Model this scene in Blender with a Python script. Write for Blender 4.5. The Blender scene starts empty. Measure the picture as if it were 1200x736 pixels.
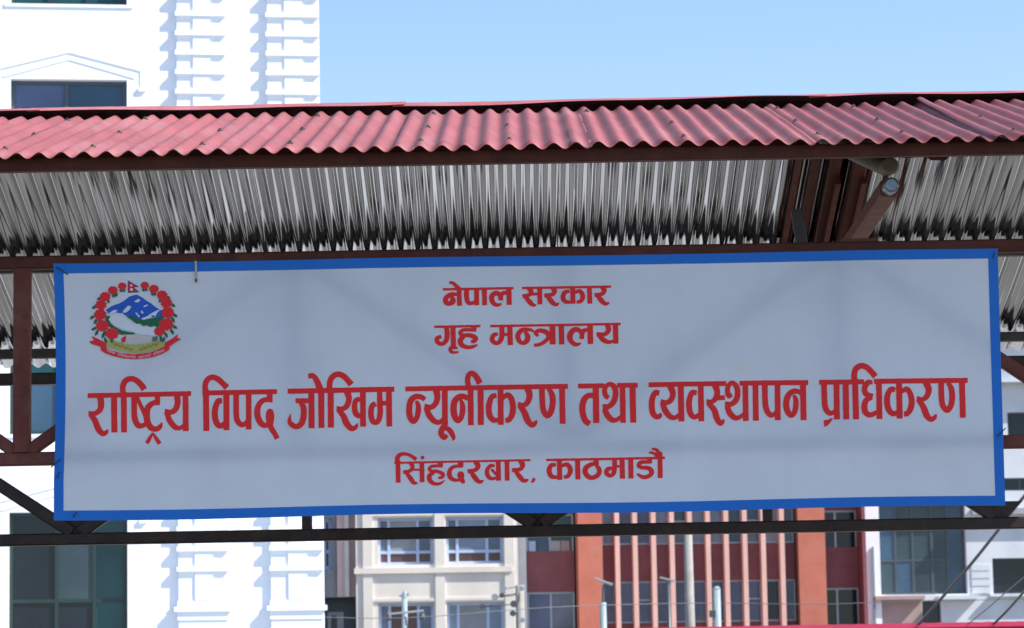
import bpy, math, random
import numpy as np
from mathutils import Vector, Matrix
random.seed(7)
scene = bpy.context.scene
C = scene.collection
rad = math.radians

# ---------------------------------------------------------------- camera
F = 3718.0                       # focal length in photograph pixels (1200 wide)
PITCH, ROLL, EYE = rad(7.6), rad(1.0), 1.6
fw = Vector((0, math.cos(PITCH), math.sin(PITCH)))
up0 = Vector((0, -math.sin(PITCH), math.cos(PITCH)))
rt = Vector((1, 0, 0)) * math.cos(ROLL) - up0 * math.sin(ROLL)
up = Vector((1, 0, 0)) * math.sin(ROLL) + up0 * math.cos(ROLL)
cd = bpy.data.cameras.new('camera')
cam = bpy.data.objects.new('camera', cd); C.objects.link(cam)
cd.sensor_width = 36.0; cd.lens = 36.0 * F / 1200.0
cd.dof.use_dof = True; cd.dof.focus_distance = 11.1; cd.dof.aperture_fstop = 14
cd.clip_start = 0.1; cd.clip_end = 5000
cam.matrix_world = Matrix(((rt.x, up.x, -fw.x, 0), (rt.y, up.y, -fw.y, 0), (rt.z, up.z, -fw.z, EYE), (0, 0, 0, 1)))
scene.camera = cam

# ---------------------------------------------------------------- light
SUN = Vector((0.69, -0.165, 0.69)).normalized()
w = bpy.data.worlds.new('World'); scene.world = w; w.use_nodes = True
nt = w.node_tree
sky = nt.nodes.new('ShaderNodeTexSky'); sky.sky_type = 'NISHITA'; sky.sun_disc = False
sky.sun_elevation = math.asin(SUN.z); sky.sun_rotation = math.atan2(SUN.x, SUN.y)
sky.altitude = 1300; sky.air_density = 1.0; sky.dust_density = 1.0; sky.ozone_density = 1.6
nt.links.new(sky.outputs[0], nt.nodes['Background'].inputs[0])
nt.nodes['Background'].inputs[1].default_value = 0.125
sd = bpy.data.lights.new('sun', 'SUN'); sd.energy = 5.0; sd.angle = rad(0.53); sd.color = (1, .95, .88)
so = bpy.data.objects.new('sun', sd); C.objects.link(so)
so.rotation_euler = SUN.to_track_quat('Z', 'Y').to_euler(); so.location = (20, -10, 30)
scene.view_settings.view_transform = 'Standard'
try: scene.view_settings.look = 'None'
except Exception: pass
scene.view_settings.gamma = 1; scene.view_settings.use_curve_mapping = False
scene.view_settings.exposure = 0.88

# ---------------------------------------------------------------- helpers
def ray(px, py):
    return fw + rt * ((px - 600) / F) + up * ((368 - py) / F)
def P(px, py, D):
    d = ray(px, py); return d * (D / d.y) + Vector((0, 0, EYE))

def mat(name, col, rough=.6, metal=0., spec=.5, vary=0., vscale=6., bump=0., bscale=60., dirt=None, dscale=3., damt=.0, stretch=(1, 1, 1), coords='Object'):
    m = bpy.data.materials.new(name); m.use_nodes = True
    t = m.node_tree; b = t.nodes['Principled BSDF']
    b.inputs['Base Color'].default_value = (*col, 1); b.inputs['Roughness'].default_value = rough
    b.inputs['Metallic'].default_value = metal; b.inputs['Specular IOR Level'].default_value = spec
    if vary or bump or damt:
        tc = t.nodes.new('ShaderNodeTexCoord'); mp = t.nodes.new('ShaderNodeMapping'); mp.inputs['Scale'].default_value = stretch
        t.links.new(tc.outputs[coords], mp.inputs[0])
    cur = None
    if vary:
        n = t.nodes.new('ShaderNodeTexNoise'); n.inputs['Scale'].default_value = vscale; n.inputs['Detail'].default_value = 6; n.inputs['Roughness'].default_value = .65
        t.links.new(mp.outputs[0], n.inputs['Vector'])
        r = t.nodes.new('ShaderNodeMapRange'); r.inputs[1].default_value = .3; r.inputs[2].default_value = .7; r.inputs[3].default_value = 1 - vary; r.inputs[4].default_value = 1 + vary
        t.links.new(n.outputs[0], r.inputs[0])
        mx = t.nodes.new('ShaderNodeMix'); mx.data_type = 'RGBA'; mx.blend_type = 'MULTIPLY'; mx.inputs[0].default_value = 1
        mx.inputs[6].default_value = (*col, 1); t.links.new(r.outputs[0], mx.inputs[7]); cur = mx.outputs[2]
    if damt:
        n2 = t.nodes.new('ShaderNodeTexNoise'); n2.inputs['Scale'].default_value = dscale; n2.inputs['Detail'].default_value = 8; n2.inputs['Roughness'].default_value = .7
        t.links.new(mp.outputs[0], n2.inputs['Vector'])
        r2 = t.nodes.new('ShaderNodeMapRange'); r2.inputs[1].default_value = .48; r2.inputs[2].default_value = .72; r2.inputs[3].default_value = 0; r2.inputs[4].default_value = damt
        t.links.new(n2.outputs[0], r2.inputs[0])
        m2 = t.nodes.new('ShaderNodeMix'); m2.data_type = 'RGBA'; t.links.new(r2.outputs[0], m2.inputs[0])
        if cur: t.links.new(cur, m2.inputs[6])
        else: m2.inputs[6].default_value = (*col, 1)
        m2.inputs[7].default_value = (*dirt, 1); cur = m2.outputs[2]
    if cur: t.links.new(cur, b.inputs['Base Color'])
    if bump:
        n3 = t.nodes.new('ShaderNodeTexNoise'); n3.inputs['Scale'].default_value = bscale; n3.inputs['Detail'].default_value = 4
        t.links.new(mp.outputs[0], n3.inputs['Vector'])
        bp = t.nodes.new('ShaderNodeBump'); bp.inputs['Strength'].default_value = bump; bp.inputs['Distance'].default_value = .01
        t.links.new(n3.outputs[0], bp.inputs['Height']); t.links.new(bp.outputs[0], b.inputs['Normal'])
    return m

def obj(name, verts, faces, m, parent=None, smooth=False, mids=None):
    me = bpy.data.meshes.new(name); me.from_pydata([tuple(v) for v in verts], [], faces)
    for k in (m if isinstance(m, (list, tuple)) else [m]): me.materials.append(k)
    if mids is not None: me.polygons.foreach_set('material_index', mids)
    if smooth: me.polygons.foreach_set('use_smooth', [True] * len(me.polygons))
    me.update()
    o = bpy.data.objects.new(name, me); C.objects.link(o)
    if parent is not None: o.parent = parent
    return o
def tag(o, label=None, cat=None, group=None, kind=None):
    if label: o['label'] = label
    if cat: o['category'] = cat
    if group: o['group'] = group
    if kind: o['kind'] = kind
    return o
def empty(name, loc=(0, 0, 0), rz=0.):
    o = bpy.data.objects.new(name, None); C.objects.link(o); o.location = loc; o.rotation_euler = (0, 0, rz); o.empty_display_size = .2
    return o
class MB:
    def __init__(s): s.v = []; s.f = []
    def add(s, vs, fs):
        k = len(s.v); s.v += [Vector(v) for v in vs]; s.f += [tuple(i + k for i in f) for f in fs]; return s
    def box(s, x0, x1, y0, y1, z0, z1):
        return s.add([(x0, y0, z0), (x1, y0, z0), (x1, y1, z0), (x0, y1, z0), (x0, y0, z1), (x1, y0, z1), (x1, y1, z1), (x0, y1, z1)],
                     [(0, 3, 2, 1), (4, 5, 6, 7), (0, 1, 5, 4), (1, 2, 6, 5), (2, 3, 7, 6), (3, 0, 4, 7)])
    def bar(s, a, b, w, h, ref=(0, 1, 0), bev=.12):
        """rolled square tube from a to b: w across, h along ref, softened corners"""
        a = Vector(a); b = Vector(b); d = (b - a).normalized(); r = Vector(ref)
        q = (r - d * r.dot(d)).normalized(); p = d.cross(q)
        c = min(w, h) * bev
        prof = [(-w/2 + c, -h/2), (w/2 - c, -h/2), (w/2, -h/2 + c), (w/2, h/2 - c), (w/2 - c, h/2), (-w/2 + c, h/2), (-w/2, h/2 - c), (-w/2, -h/2 + c)]
        vs = [e + p * x + q * y for e in (a, b) for x, y in prof]
        n = 8; fs = [(i, (i + 1) % n, n + (i + 1) % n, n + i) for i in range(n)] + [tuple(range(n))[::-1], tuple(range(n, 2 * n))]
        return s.add(vs, fs)
    def tube(s, pts, rr, n=10, cap=True):
        pts = [Vector(p) for p in pts]; k0 = len(s.v)
        for i, p in enumerate(pts):
            d = (pts[min(i + 1, len(pts) - 1)] - pts[max(i - 1, 0)]).normalized()
            a = d.cross(Vector((0, 0, 1))); a = a.normalized() if a.length > 1e-4 else Vector((1, 0, 0)); b = d.cross(a)
            r = rr[i] if isinstance(rr, (list, tuple)) else rr
            s.v += [p + a * (r * math.cos(2 * math.pi * j / n)) + b * (r * math.sin(2 * math.pi * j / n)) for j in range(n)]
        for i in range(len(pts) - 1):
            for j in range(n):
                s.f.append((k0 + i * n + j, k0 + i * n + (j + 1) % n, k0 + (i + 1) * n + (j + 1) % n, k0 + (i + 1) * n + j))
        if cap:
            s.f.append(tuple(k0 + j for j in range(n))[::-1]); s.f.append(tuple(k0 + (len(pts) - 1) * n + j for j in range(n)))
        return s
    def build(s, name, m, parent=None, smooth=False):
        return obj(name, s.v, s.f, m, parent, smooth)

# ---------------------------------------------------------------- materials
M = {}
M['concrete'] = mat('concrete', (.125, .112, .098), .9, vary=.2, vscale=.4, bump=.3, bscale=20, dirt=(.2, .19, .175), dscale=.25, damt=.6)
M['asphalt'] = mat('asphalt', (.06, .06, .062), .9, vary=.2, vscale=2, bump=.4, bscale=80)
M['red_paint'] = mat('red_paint', (.225, .055, .064), .6, vary=.2, vscale=5, dirt=(.29, .155, .165), dscale=2.2, damt=.55, bump=.06, bscale=30, stretch=(1.2, .35, 1))
M['cap_paint'] = mat('cap_paint', (.33, .08, .085), .5, vary=.12, vscale=6, dirt=(.55, .3, .3), dscale=5, damt=.4)
M['oxide'] = mat('oxide', (.085, .022, .013), .6, spec=.2, vary=.3, vscale=9, dirt=(.13, .045, .024), dscale=7, damt=.6, bump=.1, bscale=60)
M['oxide_red'] = mat('oxide_red', (.14, .036, .024), .6, spec=.2, vary=.25, vscale=9, dirt=(.19, .09, .065), dscale=8, damt=.6, bump=.1, bscale=60)
M['dark_steel'] = mat('dark_steel', (.032, .018, .015), .5, vary=.3, vscale=8, dirt=(.10, .06, .045), dscale=9, damt=.5, bump=.1, bscale=60)
M['screw'] = mat('screw', (.17, .165, .16), .4, metal=.8)
M['pipe_steel'] = mat('pipe_steel', (.22, .26, .31), .35, metal=.7, vary=.2, vscale=20)
def galv():
    m = mat('galvanised', (.62, .63, .64), .2, metal=1.)
    t = m.node_tree; b = t.nodes['Principled BSDF']
    tc = t.nodes.new('ShaderNodeTexCoord')
    def noise(scale, st, lo, hi, a, c, det=5):
        mp = t.nodes.new('ShaderNodeMapping'); mp.inputs['Scale'].default_value = st
        t.links.new(tc.outputs['Object'], mp.inputs[0])
        n = t.nodes.new('ShaderNodeTexNoise'); n.inputs['Scale'].default_value = scale; n.inputs['Detail'].default_value = det
        t.links.new(mp.outputs[0], n.inputs[0])
        r = t.nodes.new('ShaderNodeMapRange'); r.inputs[1].default_value = lo; r.inputs[2].default_value = hi; r.inputs[3].default_value = a; r.inputs[4].default_value = c
        t.links.new(n.outputs[0], r.inputs[0]); return r.outputs[0]
    t.links.new(noise(7, (2.5, .2, .2), .3, .7, .05, .13), b.inputs['Roughness'])
    s1 = noise(6, (2.2, .12, .12), .3, .7, .0, 1.0, 3); s2 = noise(9, (1, .6, .6), .3, .7, .8, 1.05)
    mu = t.nodes.new('ShaderNodeMath'); mu.operation = 'MULTIPLY'; t.links.new(s1, mu.inputs[0]); t.links.new(s2, mu.inputs[1])
    mx = t.nodes.new('ShaderNodeMix'); mx.data_type = 'RGBA'; t.links.new(mu.outputs[0], mx.inputs[0])
    mx.inputs[6].default_value = (.44, .45, .47, 1); mx.inputs[7].default_value = (.68, .72, .77, 1)
    t.links.new(mx.outputs[2], b.inputs['Base Color'])
    return m
M['galv'] = galv()
M['galv_shaded'] = mat('galv_shaded', (.12, .115, .11), .6, metal=.4, vary=.4, vscale=25)  # darker copy of the galvanised sheet; eave shade is put into its colour
def vinyl(name, col, trans, stain=0.):
    m = mat(name, col, .5, vary=.05, vscale=3, spec=.3, dirt=(.52, .53, .54), dscale=2.3, damt=stain)
    t = m.node_tree; b = t.nodes['Principled BSDF']
    tr = t.nodes.new('ShaderNodeBsdfTranslucent'); tr.inputs[0].default_value = (*[min(1, c * 1.0) for c in col], 1)
    ms = t.nodes.new('ShaderNodeMixShader'); ms.inputs[0].default_value = trans
    o = t.nodes['Material Output']
    t.links.new(b.outputs[0], ms.inputs[1]); t.links.new(tr.outputs[0], ms.inputs[2]); t.links.new(ms.outputs[0], o.inputs[0])
    return m
M['banner'] = vinyl('banner_vinyl', (.80, .825, .88), .30, .10)
M['blue_print'] = vinyl('blue_print', (.018, .19, .66), .2)
def ink(name, c): M[name] = mat(name, c, .5, spec=.3, vary=.06, vscale=8)
M['red_ink'] = vinyl('red_ink', (.95, .03, .03), .22); ink('em_red', (.80, .018, .025)); ink('em_green', (.015, .13, .055)); ink('em_blue', (.02, .10, .50))
ink('em_white', (.70, .71, .74)); ink('em_field', (.42, .42, .11)); ink('em_skin', (.60, .52, .48)); ink('em_wheat', (.42, .20, .06)); ink('em_pink', (.75, .45, .48)); ink('em_grey', (.12, .15, .14)); ink('em_navy', (.03, .02, .16))
M['white_plaster'] = mat('white_plaster', (.80, .85, .92), .8, vary=.03, vscale=.8, bump=.08, bscale=10)
M['cream_plaster'] = mat('cream_plaster', (.72, .66, .60), .85, vary=.08, vscale=.5, dirt=(.56, .50, .45), dscale=.35, damt=.5, bump=.1, bscale=8)
M['pink_plaster'] = mat('pink_plaster', (.68, .50, .47), .85, vary=.08, vscale=.5, dirt=(.42, .32, .3), dscale=.35, damt=.4)
M['grey_plaster'] = mat('grey_plaster', (.36, .36, .38), .85, vary=.12, vscale=.6, dirt=(.2, .2, .22), dscale=.5, damt=.5)
M['orange_brick'] = mat('orange_brick', (.50, .15, .10), .85, vary=.12, vscale=1.2, dirt=(.44, .2, .16), dscale=.6, damt=.6, bump=.15, bscale=10)
M['fin_paint'] = mat('fin_paint', (.72, .42, .36), .7, vary=.08, vscale=1)
M['maroon'] = mat('maroon', (.21, .06, .07), .6, vary=.18, vscale=1.2, dirt=(.28, .10, .11), dscale=.8, damt=.4)
M['pale_plaster'] = mat('pale_plaster', (.62, .66, .70), .85, vary=.07, vscale=.6, dirt=(.42, .44, .46), dscale=.4, damt=.5)
M['rose_plaster'] = mat('rose_plaster', (.40, .30, .28), .85, vary=.14, vscale=.7, dirt=(.28, .2, .19), dscale=.6, damt=.5)
M['blue_frame'] = mat('blue_frame', (.42, .52, .72), .45)
M['alu_frame'] = mat('alu_frame', (.35, .38, .42), .4, metal=.3)
M['dark_frame'] = mat('dark_frame', (.06, .08, .10), .4)
M['green_frame'] = mat('green_frame', (.016, .036, .034), .4)
def glass(name, c, r=.1): M[name] = mat(name, c, r, spec=.3, vary=.3, vscale=.6, bump=.04, bscale=.8)
glass('glass_dark', (.011, .017, .026)); glass('glass_slate', (.085, .115, .215)); glass('glass_teal', (.012, .06, .07)); glass('glass_blue', (.04, .085, .14))
glass('glass_black', (.012, .018, .025)); glass('glass_grey', (.11, .14, .20)); glass('curtain', (.26, .27, .30), .3); glass('glass_brown', (.10, .05, .05)); glass('glass_navy', (.016, .022, .048)); glass('glass_sky', (.19, .25, .35), .15); glass('glass_haze', (.035, .06, .075))
M['pole_concrete'] = mat('pole_concrete', (.25, .24, .23), .85, vary=.15, vscale=3)
M['pole_white'] = mat('pole_white', (.22, .27, .30), .5, vary=.1, vscale=3)
M['lamp_dark'] = mat('lamp_dark', (.05, .06, .07), .4)
M['cable'] = mat('cable', (.035, .04, .045), .5)
M['cable_grey'] = mat('cable_grey', (.12, .13, .14), .6)
M['kiosk_pink'] = mat('kiosk_pink', (.62, .04, .11), .45, vary=.1, vscale=3)
M['kiosk_wall'] = mat('kiosk_wall', (.4, .42, .44), .6, vary=.1, vscale=2)
M['tie'] = mat('tie', (.45, .42, .36), .6); M['stain'] = mat('stain', (.74, .70, .64), .7)

# ---------------------------------------------------------------- ground
tag(obj('ground', [(-900, -600, 0), (900, -600, 0), (900, 1500, 0), (-900, 1500, 0)], [(0, 1, 2, 3)], M['concrete']), kind='structure')
tag(obj('road', [(-300, -7, .004), (300, -7, .004), (300, 9.3, .004), (-300, 9.3, .004)], [(0, 1, 2, 3)], M['asphalt']), kind='structure')

M['reflection_yard'] = mat('reflection_yard', (.36, .355, .345), .85, vary=.25, vscale=.5, bump=.3, bscale=20, dirt=(.15, .145, .14), dscale=.35, damt=.7)  # pale ground added out of view to brighten the roof's underside reflections
tag(obj('reflection_yard', [(-45, 21.2, .004), (45, 21.2, .004), (45, 47, .004), (-45, 47, .004)], [(0, 1, 2, 3)], M['reflection_yard']), kind='structure')

# ---------------------------------------------------------------- canopy roof
canopy = empty('gate_canopy', (0, 12.75, 0))
tag(canopy, 'steel gate canopy with red corrugated gable roof and galvanised underside', 'canopy')
OFF = Vector((0, -12.75, 0))
def cpart(mb, name, m, smooth=False, parent=None):
    mb.v = [v + OFF for v in mb.v]; return mb.build(name, m, parent or canopy, smooth)
EY, EZ, RY, RZ = 10.6, 3.587, 12.75, 4.146
SF = (RZ - EZ) / (RY - EY)              # front slope
BY = 15.39; SB = math.tan(rad(15))      # rear slope
PIT, AMP = .076, .0108
def roofz(y): return EZ + SF * (y - EY) if y <= RY else RZ - SB * (y - RY)
def sheet(x0, x1, ya, yb, lift, mats, seedv, curl=0.):
    rnd = random.Random(seedv)
    nx = int((x1 - x0) / PIT * 12); ny = 10
    de = rnd.uniform(-.012, .012); tw = rnd.uniform(-.006, .006)
    top = []; V = []; Fc = []; ids = []
    for layer in (0, 1):
        for j in range(ny + 1):
            t = j / ny; y = ya + (yb - ya) * t
            for i in range(nx + 1):
                x = x0 + (x1 - x0) * i / nx
                yy = y + (de if abs(y - EY) < 1 and t in (0., 1.) and (ya if t == 0 else yb) in (EY, BY) else 0)
                z = roofz(yy) + AMP * math.cos(2 * math.pi * x / PIT) + lift + tw * math.sin(math.pi * t) * (i / nx)
                z += .0012 * math.sin(9 * yy + 3 * x + seedv)
                if curl: z += curl * max(0, 1 - (x - x0) / .16) ** 2 * max(0, (t - .35) / .65)
                V.append(Vector((x, yy, z - (0 if layer == 0 else .0009))) + OFF)
    W = nx + 1; L = W * (ny + 1)
    for j in range(ny):
        for i in range(nx):
            a = j * W + i
            Fc.append((a, a + 1, a + W + 1, a + W)); ids.append(0)
            Fc.append((L + a, L + a + W, L + a + W + 1, L + a + 1)); ids.append(1)
    rim = [(i, i + 1) for i in range(nx)] + [(ny * W + i + 1, ny * W + i) for i in range(nx)]
    rim += [((j + 1) * W, j * W) for j in range(ny)] + [(j * W + nx, (j + 1) * W + nx) for j in range(ny)]
    for a, b in rim: Fc.append((a, L + a, L + b, b)); ids.append(0)
    return obj('roof_sheet', V, Fc, mats, canopy, True, ids)
laps = [-3.35, -2.58, -1.85, -1.15, -.41, .235, .97, 1.70, 2.42, 3.4]
scr = MB(); scr.tube([(0, 0, -.004), (0, 0, .002)], .011, 8); scr.tube([(0, 0, .002), (0, 0, .008)], .006, 6)
screw_me = None
for i in range(len(laps) - 1):
    a, b = laps[i], laps[i + 1]
    k = round(a / PIT); a = k * PIT - .02; b = round(b / PIT) * PIT + .055
    lift = .0016 * (i % 2)
    fs = sheet(a, b, EY, RY - .015, lift, [M['red_paint'], M['galv_shaded']], i + 1, .022 if i == 7 else 0)
    sheet(a, b, RY + .015, BY, lift, [M['red_paint'], M['galv']], i + 31)
    # screws on the crests, two rows
    for row in (EY + .22, EY + .95, EY + 1.75):
        for c in ((k + 1), (k + 5)):
            if random.random() < .2: continue
            x = c * PIT + random.uniform(-.006, .006); y = row + random.uniform(-.03, .03)
            if screw_me is None:
                s = scr.build('screw', M['screw'], fs); screw_me = s.data
            else:
                s = bpy.data.objects.new('screw', screw_me); C.objects.link(s); s.parent = fs
            s.location = Vector((x, y, roofz(y) + AMP + lift)) + OFF
            s.rotation_euler = (math.atan(SF), 0, 0)
# ridge cap in lapped lengths, its front lip standing proud of the crests
caps = [(-3.4, -1.9), (-1.95, -.42), (-.47, 1.29), (1.22, 3.5)]
for i, (a, b) in enumerate(caps):
    n = 44; V = []; Fc = []
    rnd = random.Random(50 + i); ph = rnd.uniform(0, 6)
    prof = [(-.120, .000), (-.115, .003), (-.05, .021), (0, .036), (.05, .022), (.15, -.012)]
    for j in range(n + 1):
        t = j / n; x = a + (b - a) * t
        wob = .005 * math.sin(2.6 * x + ph) + .0025 * math.sin(8.5 * x + ph * 2) + (.010 * t * t if i in (0, 2) else 0) + (.008 * t if i == 3 else 0)
        for k, (dy, dz) in enumerate(prof):
            z = roofz(RY) + dz + (.004 if i % 2 else 0) + (wob if k < 2 else wob * .35 if k < 5 else 0)
            V.append(Vector((x, RY + dy, z)) + OFF)
    m = len(prof)
    for j in range(n):
        for k in range(m - 1):
            q = j * m + k; Fc.append((q, q + m, q + m + 1, q + 1))
    o = obj('ridge_cap', V, Fc, [M['cap_paint'], M['dark_steel']], canopy, False)  # dark underside colour paints in the shade below the lip
    md = o.modifiers.new('s', 'SOLIDIFY'); md.thickness = .0012; md.offset = -1; md.material_offset = 1

# purlins: eaves, mid slope, ridge
def purlin(y, h, wd, m, drop=.022, x0=-3.34, x1=3.42):
    z = roofz(y) - drop - h / 2
    cpart(MB().bar((x0, y, z), (x1, y, z), wd, h, (0, 0, 1), .08), 'purlin', m)
purlin(EY + .075, .046, .04, M['oxide'], .0125 + SF * .02)
purlin(EY + 1.05, .08, .04, M['oxide']); purlin(RY - .14, .04, .04, M['oxide'], .02); purlin(RY + .14, .04, .04, M['oxide'], .02)
M['purlin_grey'] = mat('purlin_grey', (.075, .07, .068), .6, vary=.3, vscale=9)
purlin(14.13, .045, .045, M['purlin_grey']); purlin(15.13, .045, .045, M['purlin_grey'], .02)
# lattice trusses under the two column lines
ZT, ZB = 3.275, 2.565
FY, BYT = 10.985, 14.62
def truss(y, xb, panel, first_bottom, post, chord, diag, mt, mb_, md_, zt, zb):
    x0, x1 = -3.22, 3.27
    cpart(MB().bar((x0, y, zt), (x1, y, zt), chord, chord, (0, 1, 0)), 'truss_chord', mt)
    cpart(MB().bar((x0, y, zb), (x1, y, zb), chord, chord, (0, 1, 0)), 'truss_chord', mb_)
    k = -4; nodes = []
    while xb + k * panel < x1 - .05:
        x = xb + k * panel
        if x > x0 + .05: nodes.append((x, (k % 2 == 0) == first_bottom))
        k += 1
    for x, bottom in nodes:
        if y > 12 and bottom:
            pass
        else:
            cpart(MB().bar((x, y, zb + chord / 2 - .001), (x, y, zt - chord / 2 + .001), post, post * .98, (0, 1, 0)), 'truss_post', md_)
        if y > 12 and bottom:
            g = MB(); q = .065; g.add([(x - .115, y - .006, zb + .10), (x + .115, y - .006, zb + .10), (x + .035, y - .006, zb + .02), (x - .035, y - .006, zb + .02)] + [(x - .115, y + .006, zb + .10), (x + .115, y + .006, zb + .10), (x + .035, y + .006, zb + .02), (x - .035, y + .006, zb + .02)],
                [(3, 2, 1, 0), (4, 5, 6, 7), (0, 1, 5, 4), (1, 2, 6, 5), (2, 3, 7, 6), (3, 0, 4, 7)])
            cpart(g, 'gusset_plate', md_)
    for (xa, ba), (xc, bc) in zip(nodes, nodes[1:]):
        p = post * .5
        A = Vector((xa + p * .9, y, zb + chord * .6 if ba else zt - chord * .6)); B = Vector((xc - p * .9, y, zb + chord * .6 if bc else zt - chord * .6))
        cpart(MB().bar(A, B, diag, diag * .9, (0, 1, 0)), 'truss_diagonal', md_)
pf = (P(982, 300, FY).x - P(345, 310, FY).x) / 2; xf = P(345, 310, FY).x - pf; xr = P(90, 625, BYT).x
truss(FY, xf, pf, True, .058, .046, .044, M['oxide'], M['oxide_red'], M['oxide_red'], ZT, ZB + .022)
truss(BYT, xr, (P(630, 625, BYT).x - xr) / 2, True, .047, .055, .058, M['dark_steel'], M['dark_steel'], M['dark_steel'], ZT + .01, P(600, 623, BYT).z)
# rafters on the rear slope, close together at the right
for px, wd, h, m, drop in ((931, .028, .03, 'oxide_red', .013), (950, .042, .05, 'oxide', .013), (972, .052, .06, 'oxide', .013), (1000, .066, .07, 'oxide', .013), (-330, .05, .05, 'oxide', .013), (1500, .05, .05, 'oxide', .013)):
    x = P(px, 225, 13.45).x
    a = Vector((x, RY + .03, roofz(RY + .03) - drop - h / 2)); b = Vector((x, BY - .12, roofz(BY - .12) - drop - h / 2))
    cpart(MB().bar(a, b, wd, h, (0, 0, 1)), 'rafter', M[m])
    a = Vector((x, RY - .03, roofz(RY - .03) - drop - h / 2)); b = Vector((x, EY + .14, roofz(EY + .14) - drop - h / 2))
    if px != 931: cpart(MB().bar(a, b, wd, h, (0, 0, 1)), 'rafter', M['oxide'])
# second face of the doubled rafters
for px in (980, 1010):
    x = P(px, 225, 13.35).x
    cpart(MB().bar((x, RY + .5, roofz(RY + .5) - .10), (x, BY - .35, roofz(BY - .35) - .10), .022, .03, (0, 0, 1)), 'rafter_cleat', M['oxide_red'])
# cross tie running straight back, capped tube end towards the street
pe = P(1043, 219, 10.93); r_ = .031
tie = cpart(MB().bar(pe + Vector((0, .03, 0)), (pe.x, 14.45, pe.z), .064, .064, (0, 0, 1), .16), 'cross_tie', mat('oxide_dusty', (.21, .085, .06), .65, spec=.2, vary=.2, vscale=14, dirt=(.28, .16, .12), dscale=12, damt=.6))
cpart(MB().tube([pe + Vector((0, -.045, 0)), pe + Vector((0, -.04, 0)), pe + Vector((0, .035, 0))], [.020, .027, .028], 18), 'tube_end', M['pipe_steel'], parent=tie)
p2 = P(1043, 196, 10.9); q2 = P(968, 163, 11.35)
cpart(MB().tube([p2 + Vector((.0, -.03, 0)), p2 + Vector((0, -.026, 0)), p2 + Vector((-.01, .02, .002)), q2], [.024, .030, .031, .031], 18), 'pipe_strut', mat('pipe_strut', (.20, .17, .11), .6, vary=.3, vscale=20, dirt=(.1, .12, .08), dscale=14, damt=.7))
a = P(985, 284, 11.02); b = P(1028, 282, 11.02)
cpart(MB().bar(a, b, .014, .06, (0, 1, 0)), 'seat_plate', M['oxide_red'])
a = P(933, 246, 11.2); b = P(941, 292, 11.2)
cpart(MB().bar(a, b, .04, .04, (0, 1, 0)), 'brace_stub', M['dark_steel'])
# columns and cross beams at the ends, outside the picture
for x in (-3.26, 3.31):
    for y in (FY, BYT):
        cpart(MB().bar((x, y, 0), (x, y, ZT - .03), .09, .09, (0, 1, 0)).box(x - .12, x + .12, y - .12, y + .12, 0, .012), 'column', M['oxide'])
    cpart(MB().bar((x, FY, ZT + .045), (x, BYT, ZT + .045), .05, .05, (0, 0, 1)), 'cross_beam', M['oxide'])
    cpart(MB().bar((x, RY, ZT + .07), (x, RY, RZ - .07), .05, .05, (0, 1, 0)), 'king_post', M['oxide'])

# ---------------------------------------------------------------- banner sign
SY = 10.93
cor = [(62.5, 309), (1169, 291.5), (1178, 592.5), (63, 610)]        # photo corners TL TR BR BL
def wave(px, py):
    d = .0020 * math.sin(px / 95. + py / 160.) + .0016 * math.sin(px / 41. - py / 75.) + .0012 * math.sin(py / 33. + px / 230.)
    for cx, a in ((435, .0028), (800, .0028), (1010, .0018), (262, .0015)):
        d += a * math.exp(-((px - cx) / 9.) ** 2)
    # pull folds from the lower left corner and the tied corners
    e = (px - 63) * .62 - (610 - py) * .78
    d += .004 * math.exp(-(e / 16.) ** 2) * math.exp(-((px - 130) ** 2 + (py - 560) ** 2) / 9000.)
    e = (px - 1178) * .7 + (592 - py) * .72
    d += .003 * math.exp(-(e / 18.) ** 2) * math.exp(-((px - 1120) ** 2 + (py - 540) ** 2) / 9000.)
    return d
def S(px, py, lift=0.):
    p = P(px, py, SY); p.y -= wave(px, py) + lift; return p
sc = P(620, 600, SY)
sign = empty('banner_sign', (sc.x, SY, sc.z)); SO = -Vector(sign.location)
tag(sign, 'wide white banner sign with blue border, red lettering and mountain crest', 'sign')
def quad(u, v):
    a = [cor[0][k] * (1 - u) + cor[1][k] * u for k in (0, 1)]; b = [cor[3][k] * (1 - u) + cor[2][k] * u for k in (0, 1)]
    x = a[0] * (1 - v) + b[0] * v; y = a[1] * (1 - v) + b[1] * v
    # gentle sag between the ties
    x += (3.0 * math.sin(math.pi * min(1, v / .85)) * (1 - u) ** 6); y += 1.3 * math.sin(u * math.pi * 4) * (2 * v - 1) ** 4 * (1 if v > .5 else .4)
    return x, y
def grid(name, us, vs, lift, m):
    V = [S(*quad(u, v), lift) + SO for v in vs for u in us]; n = len(us)
    Fc = [(j * n + i, (j + 1) * n + i, (j + 1) * n + i + 1, j * n + i + 1) for j in range(len(vs) - 1) for i in range(n - 1)]
    return V, Fc
lin = lambda a, b, n: [a + (b - a) * i / n for i in range(n + 1)]
V, Fc = grid('b', lin(0, 1, 260), lin(0, 1, 70), 0, None)
obj('banner_sheet', V, Fc, M['banner'], sign, True)
bu, bv = 11.5 / 1110, 11.5 / 300
V = []; Fc = []
for us, vs in ((lin(0, 1, 260), lin(0, bv, 4)), (lin(0, 1, 260), lin(1 - bv, 1, 4)), (lin(0, bu, 4), lin(bv, 1 - bv, 66)), (lin(1 - bu, 1, 4), lin(bv, 1 - bv, 66))):
    v, f_ = grid('b', us, vs, .0012, None); k = len(V); V += v; Fc += [tuple(i + k for i in q) for q in f_]
obj('blue_border', V, Fc, M['blue_print'], sign, True)

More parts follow.
